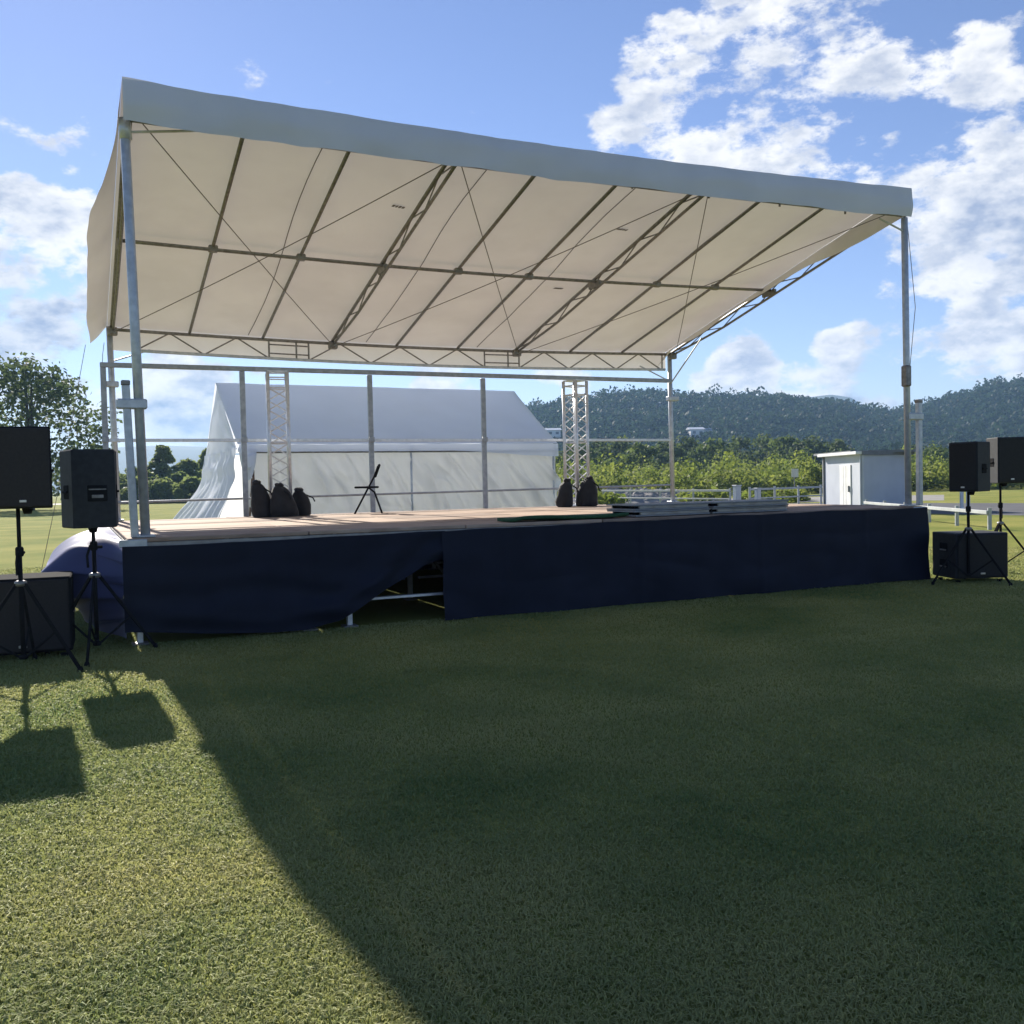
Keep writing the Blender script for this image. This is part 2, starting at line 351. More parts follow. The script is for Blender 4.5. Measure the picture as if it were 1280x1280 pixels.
def cl_right(u, v):
    x = xs_gap+u*(WD+.03-xs_gap); t = zt(x)-.012*abs(math.sin(x*1.74))+.008*nz(x*3, 0)-.004; z = t+(.012+.012*nz(x*2, 1)-t)*v
    y = -.055-.015*v*math.sin(x*4.2)-.05*v*nz(x*.9, v*2, 5)-.010*math.sin(x*11+v*2)*v-.045*abs(nz(x*.8+z*1.2, z*2.6, 6))*min(1, v*3)-.015*math.exp(-(((x-3.2) % 1.85-.9)/.03)**2)-.012*math.exp(-((v-.8)/.05)**2)*nz(x, 2)
    return x, y, z
single('front_skirt', MB().grid(180, 36, cl_right), NAVY, ((xs_gap+WD)/2, -.06, 0), 'long navy skirt cloth hanging to the grass, right of the gap', 'cloth', 'stage skirts', True)
def cl_side(u, v):
    y = -.02+u*DP; e = sst(0, .11, u)*(1-.6*sst(.45, 1, u))
    A = [(0, DH-.03), (.22, DH-.0), (.50, DH-.10), (.70, .80), (.70, .60), (.52, .40), (.36, .24), (.28, .13)]
    k = min(6, int(v*7)); t = v*7-k
    def cr(i, c): return A[min(7, max(0, i))][c]
    def cat(c): p0, p1, p2, p3 = cr(k-1, c), cr(k, c), cr(k+1, c), cr(k+2, c); return .5*((2*p1)+(-p0+p2)*t+(2*p0-5*p1+4*p2-p3)*t*t+(-p0+3*p1-3*p2+p3)*t**3)
    zf = DH-.03+(.12-DH)*v; x = -.03-cat(0)*e; z = zf+(cat(1)-zf)*e
    w = math.sin(math.pi*v)
    fold = .05*math.sin(v*30-u*26+2.5*nz(u*5, v*2))*math.exp(-((u-.09)/.09)**2)*w+.02*math.sin(v*55-u*60)*math.exp(-((u-.06)/.06)**2)*w+.035*nz(u*8, v*4)*w*e
    return x+fold, y, z+fold*.8+.03*nz(u*6, v*3, 2)*w*e
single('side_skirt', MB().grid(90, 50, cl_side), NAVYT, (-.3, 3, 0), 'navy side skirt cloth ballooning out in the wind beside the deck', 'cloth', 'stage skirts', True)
single('back_light_block', MB().grid(90, 10, lambda u, v: (.05+u*(WD-.1), DP+.03+.02*nz(u*30, v*3), DH-.03+(-.0-DH+.02)*v)), NAVY, (WD/2, DP, 0), 'added navy cloth along the back, keeping light out from under the stage', 'cloth', 'stage skirts', True)  # added cloth that blocks light so the space under the deck stays dark
single('side_skirt', MB().grid(60, 20, lambda u, v: (WD+.04+.02*nz(u*6, v*3), u*DP, DH-.01+(.02-DH)*v)), NAVY, (WD, 3, 0), 'navy side skirt cloth on the far right end of the stage', 'cloth', 'stage skirts', True)

# ------------------------------------------------------------------ canopy over the stage
can = Thing('stage_canopy', (WD/2, DP/2, 0), 'large cream canopy roof sloping back over the stage on steel posts', 'canopy')
X0, X1 = .16, 10.70; YF, YR = .10, 6.18
def sag(x): return -.085*math.sin(math.pi*min(1, max(0, (x-X0)/(X1-X0))))
def zroof(x, y): t = (y-YF)/(YR-YF); return 5.565+(4.15-5.565)*t+sag(x)+.05*(1-t)*(x-5.43)/5.27
RX = [X0+(X1-X0)*i/9 for i in range(10)]
def zsheet(x, y):
    i = min(8, max(0, int((x-X0)/(X1-X0)*9))); t = ((x-X0)/(X1-X0)*9-i); t = min(1, max(0, t))
    j = (y-YF)/(YR-YF)*2; tj = j-int(min(1, max(0, j)))
    return zroof(x, y)+.03+.035*math.sin(math.pi*t)*math.sin(math.pi*min(1, max(0, tj)))+.010*nz(x*1.6, y*1.6)+.006*nz(x*4, y*3, 4)
sheet = can.part('roof_sheet', MB().grid(150, 80, lambda u, v: (X0-.06+(X1-X0+.01)*u, -.02+6.30*v, zsheet(X0-.06+(X1-X0+.01)*u, -.02+6.30*v))), ROOF, None, True)
def fascia(u, v):
    x = X0-.06+(X1-X0+.01)*u; z0 = zsheet(x, -.02)+.02*math.exp(-(u/.02)**2)
    dr = .415-.03*math.sin(u*3.1)+.02*nz(x*.9, 7)+.012*nz(x*3, 9)
    y = -.022-.025*math.sin(math.pi*v)*(1+.6*nz(x*1.5, v*2))-.02*v*nz(x*1.1, 3)-.012*v*math.sin(x*6+v*3)*nz(x*.6, 1)*2
    return x, y, z0-dr*v
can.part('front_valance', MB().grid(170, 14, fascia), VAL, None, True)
def side_val(xe, sg, amp):
    def f(u, v):
        y = -.02+6.27*u; e = sst(0, .45, u)*(1-.25*sst(.9, 1, u)); w = .43*v
        x = xe-w*(.12+amp*e)*(1-.10*v)+.02*nz(y*2, v*2, sg)*v; dz = w*math.sqrt(max(.05, 1-(.12+amp*e)**2))
        return x, y+(.02*v), zsheet(xe, y)-dz*(1-.15*v)+.03*v*math.sin(y*3.3+sg)*e
    return f
can.part('side_valance', MB().grid(70, 10, side_val(X0-.062, 1, .66)), ROOF, None, True)
can.part('side_valance', MB().grid(70, 10, side_val(X1-.048, 2, .62)), ROOF, None, True)
can.part('rear_valance', MB().grid(120, 8, lambda u, v: (X0-.06+(X1-X0+.01)*u, 6.285+.02*v*nz(u*20, v), zsheet(X0-.06+(X1-X0+.01)*u, 6.28)-.36*v-.012*v*abs(math.sin(u*40)))), ROOF, None, True)
for xr, xf in ((2.27, 2.25), (4.30, 4.28), (6.42, 6.42), (8.42, 8.45)):
    can.part('seam', MB().tube([(xr+(xf-xr)*k/14+.05*math.sin(k*.45), 6.2-k*.44, zsheet(xr, 6.2-k*.44)-.012) for k in range(15)], .006, 5), ROPE, sheet)
for px, py, w in ((498, 260, .17), (778, 290, .17), (698, 362, .16)):
    d = ray(px, py); t = 10.
    for _ in range(60):
        q = CAM+d*t; t += (zroof(q[0], q[1])+.02-q[2])/max(.05, d[2])*.5
    q = CAM+d*t; mb = MB()
    for k in range(4):
        xx = q[0]-w/2+w*(k+.5)/4; yy = q[1]
        mb.box((xx, yy, zsheet(xx, yy)-.008), (w/4*(.55+.3*random.random()), .06+.03*random.random(), .004))
    can.part('faded_print', mb, ROPE, sheet)
# posts
def post(px0, px1, Y0, z0, z1, r=.045):
    a = (px0, Y0, z0); b = (px1, Y0, z1); return a, b
posts = [((.188,.16,DH), (.117,.16,5.25)), ((10.735,.16,DH), (10.70,.16,5.30)), ((.16,6.2,DH), (.13,6.2,4.15)), ((10.715,6.2,DH), (10.69,6.2,4.15))]
for k, (a, b) in enumerate(posts):
    o = can.part('post', MB().tube([a, b], .047, 14), GALV, None, True)
    can.part('base_plate', MB().box((a[0], a[1], DH+.012), (.18, .18, .02), None, .004), GALV, o)
    if k == 1: can.part('locking_sleeve', MB().box((10.68, .13, 2.99), (.10, .12, .31), None, .015), GALVD, o)
    if k == 0: can.part('sleeve', MB().tube([(.128,.16,5.05), (.117,.16,5.25)], .06, 12), GALV, o, True)
    zc = (2.42, 2.40, 3.24, 3.20)[k]
    if k < 2:
        s_ = (.066, 10.95)[k]; ob = can.part('telescopic_stub', MB().bar((s_+.02*(1-k), .15, DH), (s_-.02*(1-k), .15, 2.61), .075, .075), GALV)
        can.part('clamp', MB().box(((s_+a[0])/2+(-.03 if k == 0 else .01), .15, zc), (.29, .11, .10), None, .012), GALV, ob)
        can.part('end_cap', MB().box((s_-.02*(1-k), .15, 2.63), (.085, .085, .05), None, .008), GALVD, ob)
    else:
        can.part('clamp', MB().box((a[0]+(-.05 if k == 2 else .02), 6.18, zc), (.26, .12, .09), None, .012), GALV, o)
# knee braces
for a, b in (((.13,.16,5.12), (.82,.14,5.22)), ((10.70,.16,5.10), (10.20,.15,5.24)), ((.15,6.19,3.60), (.72,6.16,3.80)), ((10.69,6.19,3.55), (9.95,6.16,3.84)), ((10.69,6.18,3.5), (10.69,5.1,4.28))):
    can.part('knee_brace', MB().tube([a, b], .014, 8), GALV)
# front beam and rear truss
def curve(y, zf, n=24, x0=X0, x1=X1): return [(x0+(x1-x0)*k/n, y, zf(x0+(x1-x0)*k/n)) for k in range(n+1)]
fb = can.part('front_beam', MB().tube(curve(.14, lambda x: 5.245+sag(x)*.6+.008*(x-.16)), .028, 8), GALVD, None, True)
can.part('upper_chord', MB().tube(curve(.12, lambda x: zroof(x, .12)-.05), .028, 8), GALVD, fb, True)
for k in range(1, 9):
    can.part('web_strut', MB().tube([(RX[k], .13, 5.25+sag(RX[k])*.6), (RX[k], .12, zroof(RX[k], .12)-.05)], .015, 6), GALVD, fb)
ztop = lambda x: 4.10+sag(x); zbot = lambda x: 3.79+sag(x)*1.0
rt = can.part('rear_truss', MB().tube(curve(6.16, zbot, 24, .45, 10.55), .026, 8), GALV, None, True)
can.part('top_chord', MB().tube(curve(6.16, ztop), .026, 8), GALVD, rt, True)
segs = [(.50, 2.60, 4), (3.27, 6.55, 6), (7.26, 10.45, 6)]
for a, b, n in segs:
    for k in range(n):
        xa, xb = a+(b-a)*k/n, a+(b-a)*(k+1)/n; up = k % 2 == 0
        can.part('web_strut', MB().tube([(xa, 6.16, zbot(xa) if up else ztop(xa)), (xb, 6.16, ztop(xb) if up else zbot(xb))], .013, 6), GALVD, rt)
for x in (.48, 2.60, 3.06, 3.27, 6.55, 7.03, 7.26, 10.48): can.part('upright', MB().tube([(x, 6.16, zbot(x)), (x, 6.16, ztop(x))], .016, 6), GALVD, rt)
for a, b in ((2.60, 3.27), (6.55, 7.26)):
    for f in (.27, .75): can.part('splice_bar', MB().tube([(a, 6.15, zbot(a)+.31*f), (b, 6.15, zbot(b)+.31*f)], .013, 6), GALVD, rt)
# rafters and purlin
def zraf(x, y): return zroof(x, y)-.03
for i in (1, 2, 4, 5, 7, 8):
    o = can.part('rafter', MB().tube([(RX[i], .12, zraf(RX[i], .12)), (RX[i], 3.1, zraf(RX[i], 3.1)), (RX[i], 6.15, zraf(RX[i], 6.15))], .024, 8), GALVD, None, True)
    can.part('coupler', MB().box((RX[i], 3.12, zraf(RX[i], 3.12)-.03), (.12, .09, .09), None, .01), GALVD, o)
can.part('purlin', MB().tube(curve(3.1, lambda x: zraf(x, 3.1)-.05), .025, 8), GALVD, None, True)
for i in (0, 3, 6, 9):
    x = RX[i]; dep = lambda y: .05+.10*min(1, (6.16-y)/1.6)
    o = can.part('main_truss', MB().tube([(x, .12, zraf(x, .12)), (x, 3.1, zraf(x, 3.1)), (x, 6.15, zraf(x, 6.15))], .026, 8), GALVD, None, True)
    lo = [(x+.02, y, zraf(x, y)-dep(y)) for y in np.linspace(.25, 6.05, 12)]
    can.part('lower_chord', MB().tube(lo, .022, 8), GALVD, o, True)
    for k in range(11):
        ya, yb = .25+5.8*k/11, .25+5.8*(k+1)/11; up = k % 2 == 0
        can.part('web_strut', MB().tube([(x+.01, ya, zraf(x, ya)-(dep(ya) if up else 0)), (x+.01, yb, zraf(x, yb)-(0 if up else dep(yb)))], .010, 6), GALVD, o)
    can.part('end_bracket', MB().box((x+.01, 6.12, zraf(x, 6.12)-.07), (.15, .12, .13), None, .015), GALVD, o)
    can.part('splice_plate', MB().box((x+.01, 3.15, zraf(x, 3.15)-.08), (.05, .34, .10), None, .01), GALVD, o)
for a, b in ((0, 3), (3, 6), (6, 9)):
    for s_, e_ in ((a, b), (b, a)):
        P = [(RX[s_]+(RX[e_]-RX[s_])*k/10+(.05 if e_ > s_ else -.05), .2+5.9*k/10, zraf(RX[s_]+(RX[e_]-RX[s_])*k/10, .2+5.9*k/10)-.13-.03*math.sin(math.pi*k/10)) for k in range(11)]
        can.part('bracing_wire', MB().tube(P, .0065, 5), ROPE)
for pts_ in ([(-.22,6.2,3.85), (-.55,6.7,2.2), (-1.05,7.5,.0)], [(.05,6.25,3.9), (.02,6.16,3.7), (.01,6.09,3.56)], [(10.74,.14,5.2), (10.84,.1,4.0), (10.73,.14,2.86)]):
    can.part('tie_cord', MB().tube(pts_, .005, 5), ROPE)

# ------------------------------------------------------------------ back rail frame
bf = Thing('rear_railing', (5.3, 6.08, DH), 'galvanised rail frame of uprights and crossbars along the back of the stage', 'railing')
bf.part('top_rail', MB().bar((-.03, 6.08, 3.53), (10.63, 6.08, 3.55), .075, .075), RAILS)
for x in (.015, 2.13, 4.31, 6.47):
    o = bf.part('upright', MB().bar((x, 6.08, DH), (x, 6.08, 3.492), .085, .06), RAILS)
    bf.part('rail_bracket', MB().box((x, 6.03, 2.36), (.10, .03, .09), None, .008), RAILS, o)
for a, b in zip((.06, 2.18, 4.36, 6.52), (2.08, 4.26, 6.42, 10.60)):
    bf.part('middle_rail', MB().bar((a, 6.08, 2.35), (b, 6.08, 2.35), .05, .05), ALU)
    bf.part('lower_rail', MB().tube([(a, 6.08, 1.37+.006*a), (b, 6.08, 1.37+.006*b)], .019, 8), RAILS)

# ------------------------------------------------------------------ truss columns
def truss_col(px, rot, label):
    p = ony(px, 600, 5.72); T = Thing('truss_column', (p[0], 5.72, DH), label, 'truss', 'truss columns', rot, True); w = .155; h = 2.36
    T.part('base_plate', MB().box((0, 0, .01), (.45, .45, .02), None, .004), ALU); T.part('top_plate', MB().box((0, 0, h+.01), (.32, .32, .02), None, .004), ALU)
    C = [(-w,-w), (w,-w), (w,w), (-w,w)]
    for c in C: T.part('chord', MB().tube([(*c, .02), (*c, h)], .030, 10), ALU, None, True)
    for k in range(4):
        a, b = C[k], C[(k+1) % 4]
        for zr in (.10, 1.2, 2.1, 2.27): T.part('ring_bar', MB().tube([(*a, zr), (*b, zr)], .012, 6), ALU)
        n = 11
        for i in range(n):
            z0, z1 = .1+2.0*i/n, .1+2.0*(i+1)/n
            if i % 2: T.part('lacing', MB().tube([(*a, z0), (*b, z1)], .011, 6), ALU)
            else: T.part('lacing', MB().tube([(*b, z0), (*a, z1)], .011, 6), ALU)
    return p
cl_ = truss_col(350, -.16, 'aluminium truss column standing at the left behind three black bags')
cr_ = truss_col(721, .35, 'aluminium truss column standing at the right behind two black bags')

# ------------------------------------------------------------------ black sandbags
def bag(px, y, w, d, h, rot, lean, label, seed):
    p = ony(px, 640, y); T = Thing('sandbag', (p[0], y, DH), label, 'bag', 'black ballast bags on the deck', rot, True)
    def fn(q, t):
        k = q.z/h; a = 1+.12*math.cos(2*t+seed)+.22*nz(math.cos(t)*1.4+seed, math.sin(t)*1.4, k*3)+.05*math.sin(t*7+seed)*k
        return Vector((q.x*a*w+lean*k*k, q.y*a*d, q.z+.03*nz(t+seed, k)))
    pr = [(.46, 0), (.53, .04*h), (.55, .18*h), (.53, .40*h), (.47, .60*h), (.38, .78*h), (.30, .88*h), (.21, .95*h), (.12, .97*h)]
    b = T.part('sack', MB().lathe((0,0,0), pr, 22, fn), BAGM, None, True)
    T.part('gathered_neck', MB().lathe((lean*.9, 0, .93*h), [(.07, 0), (.065, .02), (.075, .04), (.06, .06), (.03, .07)], 12, lambda q, t: Vector((q.x+.012*math.sin(5*t), q.y, q.z+.01*math.sin(3*t+seed)))), BAGM, b, True)
    T.part('strap', MB().tube([(lean*.8+.05, -.05, .86*h), (lean*.5+.14, -.18*d/.35, .70*h), (lean*.4+.16, -.2*d/.35, .55*h)], .012, 6), BLACKP, b)
bag(328, 5.40, .28, .26, .57, .2, -.09, 'tall narrow black bag, leftmost of three by the truss column', 1)
bag(355, 5.30, .40, .32, .51, -.3, -.07, 'wide black bag in the middle of three by the truss column', 4)
bag(377, 5.52, .26, .30, .42, .5, -.05, 'small slumped black bag, rightmost of three by the truss column', 9)
bag(706, 5.40, .29, .28, .49, .1, .07, 'narrow black bag, left one of two under the right truss column', 3)
bag(734, 5.38, .37, .32, .53, -.2, .06, 'fatter black bag, right one of two under the right truss column', 12)

# ------------------------------------------------------------------ folding chair
p = ony(461, 630, 5.55)
ch = Thing('folding_chair', (p[0], 5.55, DH), 'black folding chair standing side-on in the middle of the deck', 'chair', None, -.28+math.pi, True)
for s in (-.21, .21):
    ch.part('front_leg', MB().tube([(.24, s, .0), (-.10, s, .62), (-.17, s, .80)], .015, 8), BLACKP, None, True)
    ch.part('back_leg', MB().tube([(-.22, s*.9, .0), (-.10, s*.9, .36), (.03, s*.9, .46)], .015, 8), BLACKP, None, True)
ch.part('cross_bar', MB().tube([(.19, -.21, .09), (.19, .21, .09)], .009, 6), BLACKP); ch.part('cross_bar', MB().tube([(-.20, -.19, .05), (-.20, .19, .05)], .009, 6), BLACKP)
ch.part('seat', MB().box((.03, 0, .445), (.41, .40, .035), None, .012), BLACKP)
ax = (Vector((-.36, 0, .93)).normalized(), Vector((0, 1, 0)), Vector((.93, 0, .36)).normalized())
ch.part('backrest', MB().box((-.155, 0, .72), (.24, .42, .045), ax, .015), BLACKP)

# ------------------------------------------------------------------ folded platforms and mat on the deck
def folded(x0, x1, z, label, off):
    xm = (x0+x1)/2; T = Thing('folded_platform', (xm, .5, z), label, 'platform', 'folded platforms on the deck'); w = x1-x0; y0, y1 = .08+off, .78+off; ym = (y0+y1)/2; d = y1-y0
    T.part('lower_board', MB().box((xm, ym, z+.012), (w, d, .02), None, .004), PLYG)
    T.part('upper_board', MB().box((xm, ym, z+.067), (w+.01, d, .02), None, .004), PLYG)
    T.part('edge_frame', MB().box((xm+.03, y0+.02, z+.0395), (w-.10, .03, .031)), EDGE); T.part('edge_frame', MB().box((xm+.03, y1-.02, z+.0395), (w-.10, .03, .031)), EDGE)
    for yy in (y0+.12, ym, y1-.12): T.part('folded_leg', MB().tube([(x0+.03, yy, z+.040), (x1-.06, yy, z+.040)], .014, 8), BLACKP)
zs = DH+.004
for k in range(2):
    folded(5.95, 7.10, zs+.078*k, ('bottom', 'top')[k]+' grey folded platform of the left stack near the deck edge', .02*k)
    folded(7.16, 8.42, zs+.078*k, ('bottom', 'top')[k]+' grey folded platform of the right stack near the deck edge', .03-.02*k)
def matf(u, v):
    x = 4.22+1.62*u; y = .06+.42*v+.03*nz(u*4, 1); return x, y, DH+.045+.03*math.exp(-((v)/.2)**2)*sst(0, .1, u)*(.6+.4*math.sin(u*7))+.018*math.sin(u*9)*v*(1-v)
mb = MB().grid(40, 10, matf); n0 = len(mb.v); mb.add([(a, b, c-.04) for a, b, c in mb.v], [tuple(reversed(f)) for f in mb.f])
nu = 41; rim = [i for i in range(nu)]+[nu*j+40 for j in range(1, 11)]+[nu*10+i for i in range(39, -1, -1)]+[nu*j for j in range(9, 0, -1)]
mb.f += [(rim[i], rim[i-1], rim[i-1]+n0, rim[i]+n0) for i in range(len(rim))]
single('floor_mat', mb, GREENM, (5, .3, DH), 'dark green mat lying rumpled on the front edge of the deck', 'mat', None, True)

# ------------------------------------------------------------------ loudspeakers, stands, subwoofers
def stand(px, py, loc, top, rot, label):
    T = Thing('speaker_stand', (loc[0], loc[1], 0), label, 'tripod', 'tripod speaker stands', rot, True)
    T.part('lower_pole', MB().tube([(0,0,.10), (0,0,1.06)], .019, 12), BLACKP, None, True); T.part('upper_pole', MB().tube([(0,0,1.04), (0,0,top)], .0165, 12), BLACKP, None, True)
    T.part('collar', MB().lathe((0,0,1.0), [(.028,0), (.034,.012), (.034,.07), (.026,.085)], 12), BLACKP, None, True)
    T.part('clamp_knob', MB().tube([(.02,0,1.03), (.075,.0,1.03)], .014, 8), BLACKP)
    T.part('clamp_lever', MB().tube([(-.03,0,1.05), (-.06,0,.95), (-.055,0,.84)], .011, 6), BLACKP)
    T.part('leg_hub', MB().lathe((0,0,.74), [(.03,0), (.05,.006), (.05,.04), (.03,.05)], 12), GALVD, None, True)
    T.part('lower_hub', MB().lathe((0,0,.10), [(.026,0), (.036,.005), (.036,.035), (.026,.04)], 12), BLACKP, None, True)
    for k in range(3):
        a = 2*math.pi*k/3+.3; c, s = math.cos(a), math.sin(a); R_ = .56
        l = T.part('leg', MB().bar((c*.04, s*.04, .76), (c*R_, s*R_, .022), .022, .028), BLACKP)
        T.part('rubber_foot', MB().lathe((c*R_, s*R_, 0), [(.022,0), (.024,.02), (.017,.045)], 10), BLACKP, l)
        T.part('strut', MB().bar((c*.03, s*.03, .12), (c*.33, s*.33, .345), .014, .018), BLACKP)
def speaker(loc, z0, h, w, d, rot, label, front, body, fr_grill, kind):
    T = Thing('loudspeaker', (loc[0], loc[1], z0), label, 'speaker', 'loudspeakers on stands', rot, True)   # front faces local -Y
    wb = w*.74
    vs = [(-w/2,-d/2), (w/2,-d/2), (wb/2,d/2), (-wb/2,d/2)]
    # cabinet: trapezoid plan with chamfered top and bottom
    mb = MB(); V = []
    for z, k in ((0, .965), (.012, 1), (h-.012, 1), (h, .965)):
        for x, y in vs: V.append((x*k, y*k, z))
    Fs = [(3,2,1,0), (12,13,14,15)]+[(r*4+i, r*4+(i+1) % 4, r*4+4+(i+1) % 4, r*4+4+i) for r in range(3) for i in range(4)]
    mb.add(V, Fs); cab = T.part('cabinet', mb, body)
    T.part('grille', MB().box((0, -d/2-.008, h/2), (w*.955, .018, h*.965), None, .008), fr_grill)
    T.part('badge', MB().box((0, -d/2-.019, h*.09), (.055, .006, .022), None, .003), BADGE)
    T.part('pole_socket', MB().lathe((0, 0, -.05), [(.03,0), (.035,.01), (.045,.05)], 12), BLACKP)
    for s in (-1, 1):
        ang = math.atan2((w-wb)/2, d); xc = s*(w+wb)/4
        axs = (Vector((s*math.sin(ang)*-1, 1*math.cos(ang), 0)), Vector((0,0,1)), Vector((s*math.cos(ang), math.sin(ang), 0)))
        hd = T.part('side_handle', MB().box((xc, .0, h*.46), (.15, .13, .012), axs, .005), BLACKP)
        T.part('handle_bar', MB().box((xc+s*.012, .0, h*.46), (.14, .022, .02), axs, .005), BLACKP, hd)
    bp = T.part('rear_panel', MB().box((-.03, d/2+.001, h*.44), (.17, .014, .15), None, .004), BLACKP)
    T.part('socket_strip', MB().box((-.03, d/2+.011, h*.40), (.10, .008, .03), None, .003), GALVD, bp); T.part('heat_fin', MB().box((-.03, d/2+.011, h*.49), (.15, .01, .012), None, .002), GALVD, bp)
# left pair
L1 = onz(30, 838, 0); L2 = onz(122, 820, 0)
stand(0, 0, L1, 1.42, 1.15, 'black tripod stand at the far left, in front of the subwoofer')
speaker((L1[0]+.075, L1[1]-.03), 1.42, .70, .455, .36, -.12, 'brown-black loudspeaker facing the lawn at the left picture edge', 1, BLACKP, GRILLB, 0)
stand(0, 0, L2, 1.215, .05, 'black tripod stand at the left front corner of the stage')
speaker((L2[0], L2[1]+.05), 1.215, .73, .50, .36, math.pi+.09, 'charcoal loudspeaker seen from the back by the left canopy post', 1, CHARC, GRILL, 0)
R1, R2 = onz(1211, 729, 0), onz(1251, 716, 0)
stand(0, 0, R1, 1.29, .5, 'black tripod stand in front of the right subwoofer')
speaker((R1[0]+.03, R1[1]-.03), 1.29, .69, .42, .40, -1.42, 'black loudspeaker on a stand beside the right end of the stage', 1, CHARC, GRILL, 0)
stand(0, 0, R2, 1.38, 1.0, 'black tripod stand at the right picture edge')
speaker((R2[0]+.06, R2[1]-.02), 1.38, .70, .45, .40, -.36, 'tallest black loudspeaker at the right picture edge', 1, CHARC, GRILL, 0)
def sub(c, w, d, h, rot, label, gr):
    T = Thing('subwoofer', (c[0], c[1], 0), label, 'speaker', 'subwoofers on the grass', rot, True)
    T.part('cabinet', MB().box((0, 0, h/2+.03), (w, d, h-.06), None, .012), BLACKP if gr is GRILLB else CHARC)
    T.part('grille', MB().box((0, -d/2-.01, h/2+.03), (w*.95, .022, (h-.06)*.94), None, .008), gr)
    T.part('badge', MB().box((0, -d/2-.023, .13), (.07, .006, .025), None, .003), BADGE)
    for s in (-1, 1):
        for zz in (.28, .62) if gr is not GRILLB else (.5,):
            hd = T.part('side_handle', MB().box((s*w/2, 0, h*zz+.06), (.012, .20, .12), None, .004), BLACKP); T.part('handle_bar', MB().box((s*(w/2+.012), 0, h*zz+.02), (.014, .16, .022), None, .004), GALVD, hd)
    for sx in (-1, 1):
        for sy in (-1, 1): T.part('foot', MB().lathe((sx*(w/2-.08), sy*(d/2-.08), 0), [(.03,0), (.035,.03)], 10), BLACKP)
sub((-.92, .10), .84, .66, .76, -.03, 'brown-black subwoofer box on the grass behind the left stands', GRILLB)
sub((11.24, -.47), .78, .62, .70, -.34, 'dark grey subwoofer box on the grass at the right end of the stage', GRILL)

# ------------------------------------------------------------------ white tent behind the stage
tent = Thing('party_tent', (6.2, 12, 0), 'white marquee tent with ridge roof standing behind the stage', 'tent')
TX0, TX1, TY0, TYM, TY1, ZE, ZR = 2.55, 9.80, 9.5, 12.0, 14.5, 2.44, 3.93
def troof(sgn):
    def f(u, v):
        x = TX0+(TX1-TX0)*u; xx = x*(1-v)+(TX0-.06+(TX1+.14-TX0)*u)*v
        y = (TY0 if sgn < 0 else TY1); y = y+(TYM-y)*v; z = ZE+(ZR-.03*u-ZE)*v-.05*math.sin(math.pi*v)*(.5+.5*abs(math.sin(3*math.pi*u)))+.012*nz(x*1.5, v*3)-.05*sst(.62, 1, u)*(1-v)*0
        return xx, y, z
    return f
for s in (-1, 1): tent.part('roof_slope', MB().grid(70, 24, troof(s)), TENTV, None, True)
tent.part('eave_valance', MB().grid(70, 5, lambda u, v: (TX0+(TX1-TX0)*u, TY0-.012-.02*v, ZE-.005-(.15+.14*sst(.62, 1, u))*v+.01*nz(u*20, v))), TENTV, None, True)
def twall(u, v):
    x = TX0+.12+(TX1-TX0-.10)*u; z = ZE-.13-(.0 + .14*sst(.66, 1, u))*(1-v)-(ZE-.15)*v
    ph = (x-TX0)*2.6+z*2.2; env = math.sin(math.pi*min(1, v*1.1+.05))
    k = .5+.5*math.sin((x-TX0)*1.7)
    y = TY0+.16-.07*env*math.sin(ph)**3*(.5+k)-.08*env*math.sin(ph*2.1+nz(x, z)*3)*nz(x*.8, z*.8, 2)*2-.06*env*nz(x*.7, z*.6)
    dz_ = ZE-z
    for sc, am2, sd in ((1.3, .16, 3.), (2.6, .09, 8.)):
        q_ = 1-abs(nz((x-dz_*.62)*sc, z*.35*sc, sd))*2.2
        if q_ > 0: y -= am2*env*q_**3
    for xo, sl_, wd_, am in ((8.1,.95,.10,.13),(8.9,.85,.07,.09),(9.3,.5,.06,.08),(5.5,.50,.07,.10),(6.85,.75,.08,.10),(7.6,.5,.06,.08),(4.6,.35,.07,.07),(3.6,-.2,.07,.06),(6.3,.35,.05,.07),(7.2,1.0,.06,.06),(5.1,.2,.05,.05)):
        y -= 1.7*am*env*math.exp(-((x-xo-dz_*sl_-.08*math.sin(dz_*2))/wd_)**2)*(1-.5*v)
    return x, y, max(.01, z)
tent.part('front_wall', MB().grid(150, 50, twall), TENTW, None, True)
tent.part('right_wall', MB().grid(30, 16, lambda u, v: (TX1-.02+.04*nz(u*5, v*3), TY0+.1+(TY1-TY0-.2)*u, max(.01, (ZE-.05)*(1-v)+(ZR-ZE)*(1-abs(2*u-1))*(1-v)))), TENTW, None, True)
tent.part('back_wall', MB().grid(40, 10, lambda u, v: (TX0+.2+(TX1-TX0-.25)*u, TY1-.1+.05*nz(u*8, v*3), max(.01, (ZE-.05)*(1-v)))), TENTW, None, True)
tent.part('left_gable', MB().grid(40, 16, lambda u, v: (TX0-.02-.05*math.sin(math.pi*u)*(1-v)+.02*nz(u*6, v*4), TY0+.0+(TY1-TY0)*u, ZE-.1+(ZR-ZE+.08)*(1-abs(2*u-1))*v)), TENTV, None, True)
def lcurt(u, v):       # gathered curtain, pinched below the eave and flaring to the ground
    pinch = math.exp(-((v-.16)/.07)**2); fl = sst(.12, 1, v)
    y = TY0+.02+(TY1-TY0-.02)*(.5+(u-.5)*(1-.06*pinch)); f = math.sin(u*46+1.5*math.sin(u*9))
    x = TX0-.05-1.25*fl*(.55+.45*u)+f*(.02+.075*fl)+.05*nz(u*12, v*6)-.10*pinch*abs(math.sin(u*23))
    return x, y+.05*math.cos(u*46)*fl, max(.005, (ZE-.06)*(1-v)+.03*nz(u*20, v*4)*pinch)
